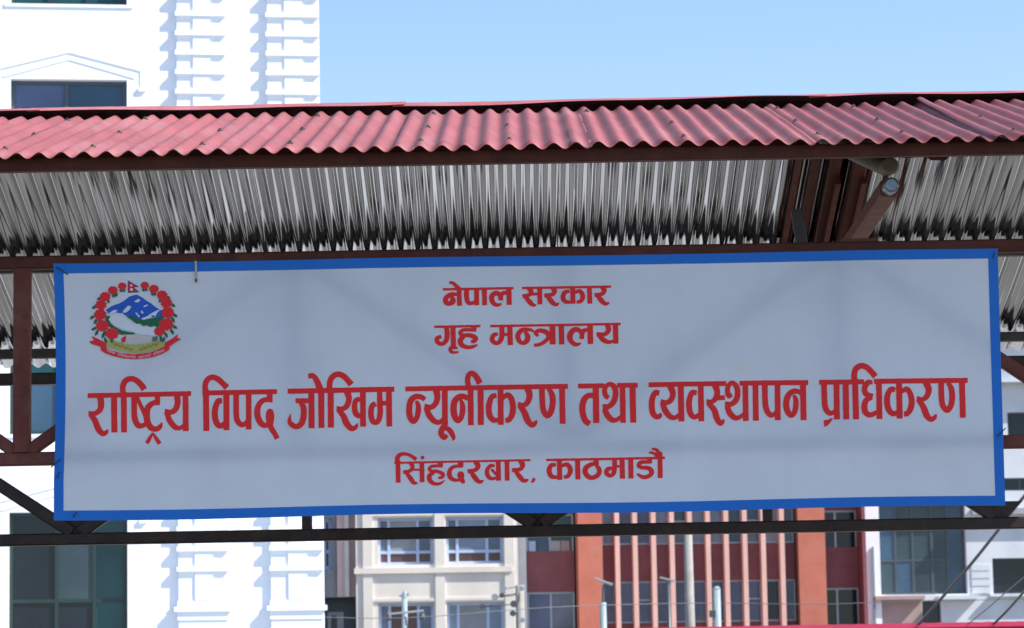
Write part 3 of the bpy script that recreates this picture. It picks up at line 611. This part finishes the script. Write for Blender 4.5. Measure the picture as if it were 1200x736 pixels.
# ---------------------------------------------------------------- buildings
class Building:
    """local frame: x along the facade, y into the building, z up; made from a facade plane at a distance"""
    def __init__(s, name, D, px, yaw, label, cat='building', group=None):
        o = P(px, 864, D); s.O = Vector((o.x, D, 0)); s.e = Vector((math.cos(yaw), math.sin(yaw), 0)); s.n = Vector((math.sin(yaw), -math.cos(yaw), 0))
        s.root = empty(name, s.O, yaw); tag(s.root, label, cat, group)
    def uv(s, px, py, back=0.):
        d = ray(px, py); o = Vector((0, 0, EYE)); t = ((s.O - s.n * back - o).dot(s.n)) / d.dot(s.n); q = o + d * t - s.O
        return q.dot(s.e), q.z
    def u(s, px, py=640, back=0.): return s.uv(px, py, back)[0]
    def z(s, py, px=600, back=0.): return s.uv(px, py, back)[1]
    def box(s, name, u0, u1, y0, y1, z0, z1, m, parent=None):
        o = MB().box(u0, u1, y0, y1, z0, z1).build(name, m, parent or s.root); return o
    def wall(s, u0, u1, z0, z1, holes, m, y=0., rev=.25, name='wall'):
        us = sorted({u0, u1} | {min(max(h[k], u0), u1) for h in holes for k in (0, 1)}); zs = sorted({z0, z1} | {min(max(h[k], z0), z1) for h in holes for k in (2, 3)})
        b = MB()
        for i in range(len(us) - 1):
            for j in range(len(zs) - 1):
                cu, cz = (us[i] + us[i + 1]) / 2, (zs[j] + zs[j + 1]) / 2
                if any(h[0] < cu < h[1] and h[2] < cz < h[3] for h in holes): continue
                b.add([(us[i], y, zs[j]), (us[i + 1], y, zs[j]), (us[i + 1], y, zs[j + 1]), (us[i], y, zs[j + 1])], [(0, 1, 2, 3)])
        for a, c, d, f_ in holes:
            b.add([(a, y, d), (c, y, d), (c, y, f_), (a, y, f_), (a, y + rev, d), (c, y + rev, d), (c, y + rev, f_), (a, y + rev, f_)], [(0, 4, 5, 1), (1, 5, 6, 2), (2, 6, 7, 3), (3, 7, 4, 0)])
        return b.build(name, m, s.root)
    def shell(s, u0, u1, y0, y1, z1, m):
        b = MB(); b.add([(u0, y0, 0), (u1, y0, 0), (u1, y1, 0), (u0, y1, 0), (u0, y0, z1), (u1, y0, z1), (u1, y1, z1), (u0, y1, z1)], [(4, 5, 6, 7), (1, 2, 6, 5), (2, 3, 7, 6), (3, 0, 4, 7)])
        return b.build('side_walls', m, s.root)
    def window(s, u0, u1, z0, z1, cols, rows, fm, gms, y=.2, fw_=.06, rnd=random):
        """cols, rows: fractions of the mullion / transom lines"""
        b = MB(); cs = [0] + list(cols) + [1]; rs = [0] + list(rows) + [1]; U = lambda t: u0 + (u1 - u0) * t; Z = lambda t: z0 + (z1 - z0) * t
        for k, t in enumerate(cs):
            c = U(t); a0 = c if k == 0 else c - fw_ if k == len(cs) - 1 else c - fw_ / 2
            b.box(a0, a0 + fw_, y - .03, y + .03, z0, z1)
        for k, t in enumerate(rs):
            c = Z(t); a0 = c if k == 0 else c - fw_ if k == len(rs) - 1 else c - fw_ / 2
            b.box(u0, u1, y - .025, y + .025, a0, a0 + fw_)
        fr = b.build('window', fm, s.root)
        for i in range(len(cs) - 1):
            for j in range(len(rs) - 1):
                g = gms[(i, j)] if isinstance(gms, dict) and (i, j) in gms else (gms.get(None) if isinstance(gms, dict) else rnd.choice(gms))
                yy = y + rnd.uniform(-.004, .004); tl = rnd.uniform(-.006, .006)
                a, c, d, f_ = U(cs[i]), U(cs[i + 1]), Z(rs[j]), Z(rs[j + 1])
                obj('pane', [(a, yy - tl, d), (c, yy + tl, d), (c, yy + tl, f_), (a, yy - tl, f_)], [(0, 1, 2, 3)], M[g], fr)
        return fr

# ---- white building with banded pilasters
B = Building('white_building', 49., 190, rad(8), 'bright white building with banded pilasters and dark pedimented windows')
ue = B.u(374, 60); ul = B.u(-330, 60); zr = 27.5
storey = B.z(93, 80) - B.z(600, 80); storey /= 2
wt = B.z(93, 80); wh = storey - (B.z(5, 80) - wt)
w0, w1 = B.u(12, 300), B.u(149, 300); wp = w1 - w0
cols_ = [(w0, w1), (w0 - wp * 1.75, w1 - wp * 1.75)]
holes = []
tops = [wt + storey * k for k in range(-6, 3) if wt + storey * k - wh > .4 and wt + storey * k < zr - .5]
for a, b in cols_:
    for t in tops: holes.append((a, b, t - wh, t))
B.wall(ul, ue, 0, zr, holes, M['white_plaster'], 0, .22); B.shell(ul, ue, 0, 14, zr, M['white_plaster'])
B.box('parapet', ul - .1, ue + .1, -.12, 14.1, zr, zr + .5, M['white_plaster'])
rw = random.Random(5)
for ci, (a, b) in enumerate(cols_):
    for t in tops:
        k = round((t - wt) / storey)
        if k == 0: g = {(0, 0): 'glass_grey', (1, 0): 'glass_grey', (0, 1): 'glass_slate', (1, 1): 'glass_blue', None: 'glass_blue'}; c, r = [.48], [.4]
        elif k == 1: g = {None: 'glass_teal'}; c, r = [.33, .66], [.42]
        elif k == -2: g = {(0, 0): 'glass_dark', (1, 0): 'glass_dark', (2, 0): 'glass_teal', (0, 1): 'glass_dark', (1, 1): 'glass_haze', (2, 1): 'glass_teal', None: 'glass_dark'}; c, r = [.40, .72], [.38]
        else: g = ['glass_teal', 'glass_blue', 'glass_dark']; c, r = [.42, .7], [.4]
        B.window(a, b, t - wh, t, c, r, M['green_frame'] if k != 0 else M['dark_frame'], g, .18, .055, rw)
        B.box('sill', a - .1, b + .1, -.018, .03, t - wh - .05, t - wh, M['white_plaster'])
        # pediment mouldings: two thin raked bands over the head
        m_ = (a + b) / 2
        for off, thick, proud in ((.10, .035, .010), (.215, .04, .013)):
            hw = (b - a) / 2 + off + .02; rise = .29
            zb_ = t + (off - .08)
            pd = MB()
            for sgn in (-1, 1):
                x0, x1 = m_ + sgn * hw, m_
                pd.add([(x0, -proud, zb_), (x1, -proud, zb_ + rise), (x1, -proud, zb_ + rise + thick), (x0, -proud, zb_ + thick), (x0, .01, zb_), (x1, .01, zb_ + rise), (x1, .01, zb_ + rise + thick), (x0, .01, zb_ + thick)],
                       [(0, 1, 2, 3), (3, 2, 6, 7), (0, 4, 5, 1), (0, 3, 7, 4)] if sgn < 0 else [(1, 0, 3, 2), (2, 3, 7, 6), (0, 1, 5, 4), (3, 0, 4, 7)])
            if off > .2: # returns down the sides with small drops
                for sgn in (-1, 1):
                    xx = m_ + sgn * hw; pd.box(xx - .03, xx + .03, -proud + .003, .01, zb_ - .26, zb_ + .02); pd.box(xx - .06, xx + .06, -proud - .02, .01, zb_ - .32, zb_ - .26)
            pd.build('pediment', M['white_plaster'], B.root)
band = (B.z(20, 235) - B.z(111, 235)) / 4
for a, b in ((207, 262.5), (313, 371.5)):
    a0, b0 = B.u(a, 60), B.u(b, 60); ww = b0 - a0
    zbase = B.z(704, 235)
    pil = B.box('pilaster', a0, b0, -.055, .02, zbase, zr - .01, M['white_plaster'])
    B.box('pilaster_core', a0 + ww * .34, a0 + ww * .70, -.075, -.05, zbase, zr - .02, M['white_plaster'], pil)
    z0 = B.z(111, 235) - band * 40
    led = None
    for q in range(120):
        zz = z0 + q * band
        if zz < zbase + .2 or zz > zr - .3: continue
        if led is None:
            led = MB().box(0, ww + .06, -.095, .01, 0, .075).build('pilaster_band', M['white_plaster'], pil); led.location = (a0 - .03, 0, zz)
        else:
            l2 = bpy.data.objects.new('pilaster_band', led.data); C.objects.link(l2); l2.parent = pil; l2.location = (a0 - .03, 0, zz)
    B.box('pilaster_base', a0 - .02, b0 + .02, -.068, .02, zbase - .09, zbase, M['white_plaster'], pil)
    B.box('pilaster_base', a0 - .07, b0 + .07, -.105, .02, zbase - .17, zbase - .09, M['white_plaster'], pil)
    B.box('pilaster_base', a0 - .02, b0 + .02, -.075, .02, zbase - .30, zbase - .17, M['white_plaster'], pil)
    B.box('pedestal', a0, b0, -.06, .02, 0, zbase - .30, M['white_plaster'], pil)

# ---- cream building
B = Building('cream_building', 112., 500, rad(3), 'cream building with recessed blue framed windows, next to the red brick block')
u = lambda p: B.u(p, 660); z = lambda q: B.z(q, 520)
zt_ = z(330); stz = z(606) - z(706)
wins = []
for k in range(-3, 3):
    t = z(606) + k * stz
    if t - 1.7 < .3 or t > zt_: continue
    for a, b in ((443, 508), (523, 590)): wins.append((u(a), u(b), t - (z(606) - z(661)), t))
B.wall(u(417), u(607), 0, zt_, wins, M['cream_plaster'], 0, .35)
B.shell(u(380), u(617), .1, 12, zt_ - .01, M['grey_plaster'])
B.wall(u(607) + .001, u(617), 0, zt_ - .02, [], M['grey_plaster'], .1)  # grey colour stands in for shade on this side strip
rw = random.Random(9)
for i, h in enumerate(wins):
    B.window(*h, [.2, .72], [.27], M['blue_frame'], {(0, 0): 'glass_brown', (1, 0): 'glass_brown', (2, 0): 'glass_brown', (1, 1): ('curtain', 'glass_sky', 'glass_brown', 'curtain')[i % 4], None: rw.choice(['glass_grey', 'glass_sky'])}, .28, .10, rw)
    # raised surround
    B.box('window_hood', h[0] - .25, h[1] + .25, -.045, .0, h[3] + .06, h[3] + .16, M['cream_plaster'])
for k in range(-3, 3):
    c = z(668) + k * stz
    if 0 < c < zt_ - .3: B.box('cornice', u(415), u(600), -.10, 0, c - .10, c + .10, M['cream_plaster'])
for p_ in (431, 515.5, 597): B.box('pilaster', u(p_) - .17, u(p_) + .17, -.06, 0, 0, zt_ - .02, M['cream_plaster'])
# pink side bay with a narrow window
B.wall(u(395), u(417) - .01, z(697), zt_, [], M['pink_plaster'], .5)
B.box('pink_column', u(404), u(409), .3, .5, z(697), zt_ - .05, M['cream_plaster'])
hole = (u(378), u(390), z(664), z(604)); B.wall(u(370), u(395) - .005, z(697), zt_, [hole], M['grey_plaster'], .7, .2)
B.window(*hole, [.75], [.35], M['blue_frame'], ['glass_dark'], .85, .12, rw)
B.wall(u(370), u(417) - .01, 0, z(697) - .005, [(u(383), u(402), 0.5, z(713))], M['dark_frame'], 1.5, .2)
B.window(u(383), u(402), .5, z(713), [.7], [.5], M['alu_frame'], ['glass_dark', 'glass_navy'], 1.6, .12, rw)
B.box('soffit', u(370), u(417) - .02, .72, 1.5, z(697) + .003, z(697) + .2, M['grey_plaster'])

# ---- red brick block with fins
B = Building('red_brick_building', 118., 820, rad(4), 'red brick office block with a glazed bay divided by pale vertical fins')
u = lambda p: B.u(p, 660); z = lambda q: B.z(q, 820)
zt_ = z(320); st_ = z(637) - z(729); rw = random.Random(11)
B.shell(u(617), u(1012), .6, 14, zt_, M['maroon'])
for a, b in ((676.5, 705), (934, 965.5)): B.box('brick_pier', u(a), u(b), -.45, .6, 0, zt_ + .3, M['orange_brick'])
fins = [723, 744, 765.7, 787.2, 808.2, 829.4, 850.8, 872.5, 894, 916]
edges = [705] + fins + [934]
for k in range(-2, 4):
    zb_, ztp = z(729) + k * st_, z(680) + k * st_
    if ztp < .5 or ztp > zt_ - .3: continue
    zb_ = max(zb_, .2)
    for i in range(len(edges) - 1):
        B.window(u(edges[i]) + .05, u(edges[i + 1]) - .05, zb_, ztp, [], [.55] if rw.random() < .15 else [], M['alu_frame'], ['glass_sky', 'glass_slate', 'curtain', 'glass_grey', 'glass_sky', 'glass_blue'] if k != 0 else ['glass_slate', 'glass_navy', 'glass_slate'], .28, .06, rw)
        sp = B.box('spandrel', u(edges[i]) + .04, u(edges[i + 1]) - .04, .2, .5, ztp + .01, min(ztp + (z(637) - z(680)) - .02, zt_), M['maroon'])
for p_ in fins: B.box('fin', u(p_) - .085, u(p_) + .085, -.3, .5, 0, zt_ - .02, M['fin_paint'])
for a, b, c in ((619, 676, [.5]), (966, 1011, [.42])):
    for k in range(-2, 4):
        zb_, ztp = z(740) + k * st_, z(690) + k * st_
        if ztp < .5 or ztp > zt_ - .3: continue
        gm = ['glass_teal', 'glass_blue'] if (k == 1 and a < 700) else ['glass_grey', 'glass_slate'] if a < 700 else ['glass_navy', 'glass_dark']
        B.window(u(a), u(b) - .03, max(zb_, .2), ztp, c, [], M['alu_frame'], gm, .9, .07, rw)
        B.box('spandrel', u(a), u(b) - .02, .8, 1.1, ztp + .01, ztp + (z(642) - z(690)), M['maroon'])
    B.box('side_bay_back', u(a) - .02, u(b) - .005, 1.12, 1.2, 0, zt_ - .01, M['dark_frame'])
# paper notices behind the left bay's glass
B.box('shading_pier', u(1009.5), u(1013), -.35, 1.1, 0, zt_ - .03, M['maroon'])  # pier added to cast shade over the right side bay
for i, (c, wd) in enumerate(((622, 8), (633, 10), (647, 12), (660, 10))):
    B.box('notice', u(c), u(c + wd), .84, .86, z(646), z(630), M[('blue_frame', 'glass_blue', 'grey_plaster', 'rose_plaster')[i]])
B.box('roof_parapet', u(617), u(1012), .5, 14.1, zt_ + .002, zt_ + .6, M['orange_brick'])

# ---- pale building at the right
B = Building('pale_building', 121., 1110, rad(3), 'pale blue white building with a wide five pane window, at the right edge')
u = lambda p: B.u(p, 660); z = lambda q: B.z(q, 1110)
zt_ = z(395); rw = random.Random(13)
big = (u(1031), u(1133), z(696), z(590)); sm = (u(1163), u(1236), z(697), z(655)); upw = (u(1187), u(1240), z(513), z(484)); lowd = (u(1079), u(1101), .1, z(703))
mid = (u(1160), u(1240), z(576), z(561))
B.wall(u(1015), u(1420), 0, zt_, [big, sm, upw, lowd, mid], M['pale_plaster'], 0, .4)
B.shell(u(1015), u(1420), 0, 12, zt_, M['pale_plaster'])
B.window(*big, [.2, .4, .62, .8], [.38], M['dark_frame'], ['glass_haze', 'glass_blue', 'glass_haze', 'glass_dark'], .35, .09, rw)
B.window(*sm, [.55], [], M['dark_frame'], ['glass_dark'], .3, .06, rw); B.window(*upw, [.5], [], M['dark_frame'], ['glass_dark'], .3, .06, rw); B.window(*mid, [.25, .5, .75], [], M['dark_frame'], ['glass_slate', 'glass_dark'], .3, .06, rw)
B.box('door', lowd[0], lowd[1], .3, .36, .1, lowd[3], M['glass_navy'])
B.box('ledge', u(1022), u(1080), -.5, 0, z(702.5), z(698), M['rose_plaster']); B.box('ledge', u(1096), u(1143), -.5, 0, z(703), z(698.5), M['pale_plaster'])
B.box('rose_panel', u(1023), u(1079) - .02, -.04, 0, .0, z(704), M['rose_plaster'])
B.box('white_pier', u(1014), u(1031) - .03, -.3, 0, 0, zt_ - .02, M['white_plaster'])
B.box('downpipe', u(1020.5), u(1022.5), -.40, -.32, 0, z(640), M['pole_white'])
for q in (662, 671, 680, 689): B.box('groove_band', u(1138), u(1160), -.03, 0, z(q + 7), z(q), M['pale_plaster'])
B.box('ledge', u(1158), u(1420), -.25, 0, z(700.5), z(698), M['pale_plaster'])
B.box('ledge', u(1150), u(1420), -.45, 0, z(450), z(444), M['pale_plaster'])
B.box('ledge', u(1140), u(1420), -.3, 0, z(604), z(597), M['grey_plaster'])
B.box('eave_band', u(1012), u(1424), -.5, 12.2, zt_ + .002, zt_ + .35, M['pale_plaster'])

# ---------------------------------------------------------------- street furniture in the distance
def pole(name, px, ptop, D, r0, r1, m, label, cat='pole', group=None):
    t = P(px, ptop, D); o = empty(name, (t.x, D, 0)); tag(o, label, cat, group)
    MB().tube([(0, 0, 0), (0, 0, t.z)], [r0, r1], 12).build('shaft', M[m], o, True); return o, t.z
o, h = pole('utility_pole', 806, 621, 84, .17, .11, 'pole_concrete', 'grey concrete pole in front of the red brick fins')
MB().tube([(0, 0, h - .02), (0, 0, h + .03)], [.11, .09], 12).build('cap', M['pole_concrete'], o)
o, h = pole('sign_pole', 840, 690, 62, .075, .07, 'pole_white', 'short white pole before the red block, right of the concrete pole')
MB().tube([(0, 0, h), (0, 0, h + .05)], [.08, .03], 12).build('cap', M['pole_white'], o)
MB().box(-.16, -.04, -.06, .06, h - .55, h - .42).tube([(-.06, 0, h - .46), (0, 0, h - .46)], .015, 6).build('bracket', M['lamp_dark'], o)
o, h = pole('street_lamp', 706.5, 706, 70, .085, .075, 'pole_white', 'slim street lamp with tilted arm before the left brick pier', 'lamp', 'street lamps')
MB().tube([(0, 0, h), (.02, 0, h + .38)], .03, 8).build('arm', M['lamp_dark'], o)
MB().bar((-.17, 0, h + .53), (.22, 0, h + .38), .10, .05, (0, 0, 1)).build('lamp_head', M['pole_white'], o)
o, h = pole('street_lamp', 783, 684, 76, .05, .045, 'lamp_dark', 'thin dark street lamp standing among the pale fins', 'lamp', 'street lamps')
MB().bar((-.20, 0, h + .15), (.14, 0, h + .06), .09, .045, (0, 0, 1)).tube([(.05, 0, h - .05), (.05, 0, h + .1)], .02, 6).build('lamp_head', M['pole_white'], o)
o, h = pole('street_lamp', 474, 702, 66, .075, .06, 'pole_white', 'pale pole with crossbar of lamps before the cream building', 'lamp', 'street lamps')
MB().tube([(0, 0, h), (0, 0, h + .09), (0, 0, h + .16)], [.06, .05, .03], 10).build('finial', M['pole_white'], o)
MB().bar((-.11, 0, h + .06), (.10, 0, h + .10), .05, .05, (0, 1, 0)).build('finial_bar', M['pole_white'], o)
hb = P(474, 718, 66).z
MB().bar((-.36, -.1, hb - .03), (.40, -.1, hb + .03), .045, .045, (0, 1, 0)).build('crossbar', M['pole_white'], o)
for x in (-.33, .36): MB().tube([(x, -.1, hb - .02), (x, -.1, hb - .10), (x, -.1, hb - .16)], [.05, .07, .05], 10).build('lamp_head', M['lamp_dark'], o)
o, h = pole('signal_pole', 609, 686, 72, .11, .10, 'pole_concrete', 'mottled pole with clustered lamps at the cream building corner')
for i, (px, py, rr) in enumerate(((580, 700, .08), (588, 698, .06), (591, 690, .05), (602, 708, .08), (611, 690, .06), (601, 719, .07), (612, 727, .06), (565, 711, .06))):
    q = P(px, py, 71.8) - Vector(o.location)
    hd = MB().tube([q + Vector((0, -.1, 0)), q + Vector((0, -.02, 0)), q + Vector((0, .05, 0))], [rr, rr * .9, rr * .4], 12).build('lamp_head', M['lamp_dark' if i % 2 else 'pole_white'], o)
    MB().tube([q + Vector((0, .03, 0)), (0, 0, q.z + .06)], .012, 6).build('bracket', M['lamp_dark'], o)

# kiosk with a pink sheet roof just inside the lower edge
KD = 34.
ka, kb = P(742, 733, KD), P(1320, 724, KD)
kz = P(1000, 731.5, KD).z
k = empty('kiosk', ((ka.x + kb.x) / 2, KD, 0)); tag(k, 'low kiosk showing only its pink red roof edge at the bottom', 'kiosk')
hw = (kb.x - ka.x) / 2
V = []; Fc = []; n = 120
for j, (yy, zz) in enumerate(((0, kz - .05), (0, kz), (2.6, kz - .28))):
    for i in range(n + 1): V.append((-hw + 2 * hw * i / n, yy, zz + (.002 * math.cos(i * 1.6) if j else 0)))
for j in range(2):
    for i in range(n): a = j * (n + 1) + i; Fc.append((a, a + 1, a + n + 2, a + n + 1))
ro = obj('roof', V, Fc, M['kiosk_pink'], k); md = ro.modifiers.new('s', 'SOLIDIFY'); md.thickness = .01
MB().box(-hw + .25, hw - .25, .3, 2.3, 0, kz - .33).build('wall', M['kiosk_wall'], k)

# overhead cables, strung from poles outside the picture
def cable(name, pts, r, m, label):
    q = [Vector(p) for p in pts]; o = empty(name, q[0]); tag(o, label, 'cable', 'overhead cables')
    cm = catmull([tuple(v) for v in q], 8); MB().tube([Vector(v) - q[0] for v in cm], r, 8).build('cable_strand', M[m], o, True)
PT = P(1440, 318, 24)
cable('overhead_cable', [P(1077, 731, KD), P(1132, 668, 32.5), P(1166, 626, 31.6), P(1195, 588, 30.8), P(1300, 463, 28), PT], .016, 'cable', 'thick dark cable rising steeply at the lower right below the sign')
cable('overhead_cable', [P(1165, 731, KD), P(1195, 699, 33), P(1300, 575, 29), PT + Vector((0, 0, -.3))], .013, 'cable', 'dark cable crossing the lower right corner, right of the thick one')
cable('overhead_cable', [P(1135, 731, KD), P(1172, 700, 33), P(1300, 585, 29), PT + Vector((0, 0, -.5))], .006, 'cable_grey', 'faint thin grey cable between the two dark ones')
cable('overhead_cable', [P(330, 722, 64), P(474, 724, 63), P(640, 712, 64), P(806, 707, 66), P(960, 708, 66), P(1060, 705, 66), P(1300, 700, 66)], .007, 'cable_grey', 'thin level wire running past the brick fins')
o = empty('utility_pole', (PT.x + .12, PT.y, 0)); tag(o, 'utility pole that carries the steep dark cables, right of the canopy', 'pole')
MB().tube([(0, 0, 0), (0, 0, PT.z + .6)], [.15, .11], 12).build('shaft', M['pole_concrete'], o, True)
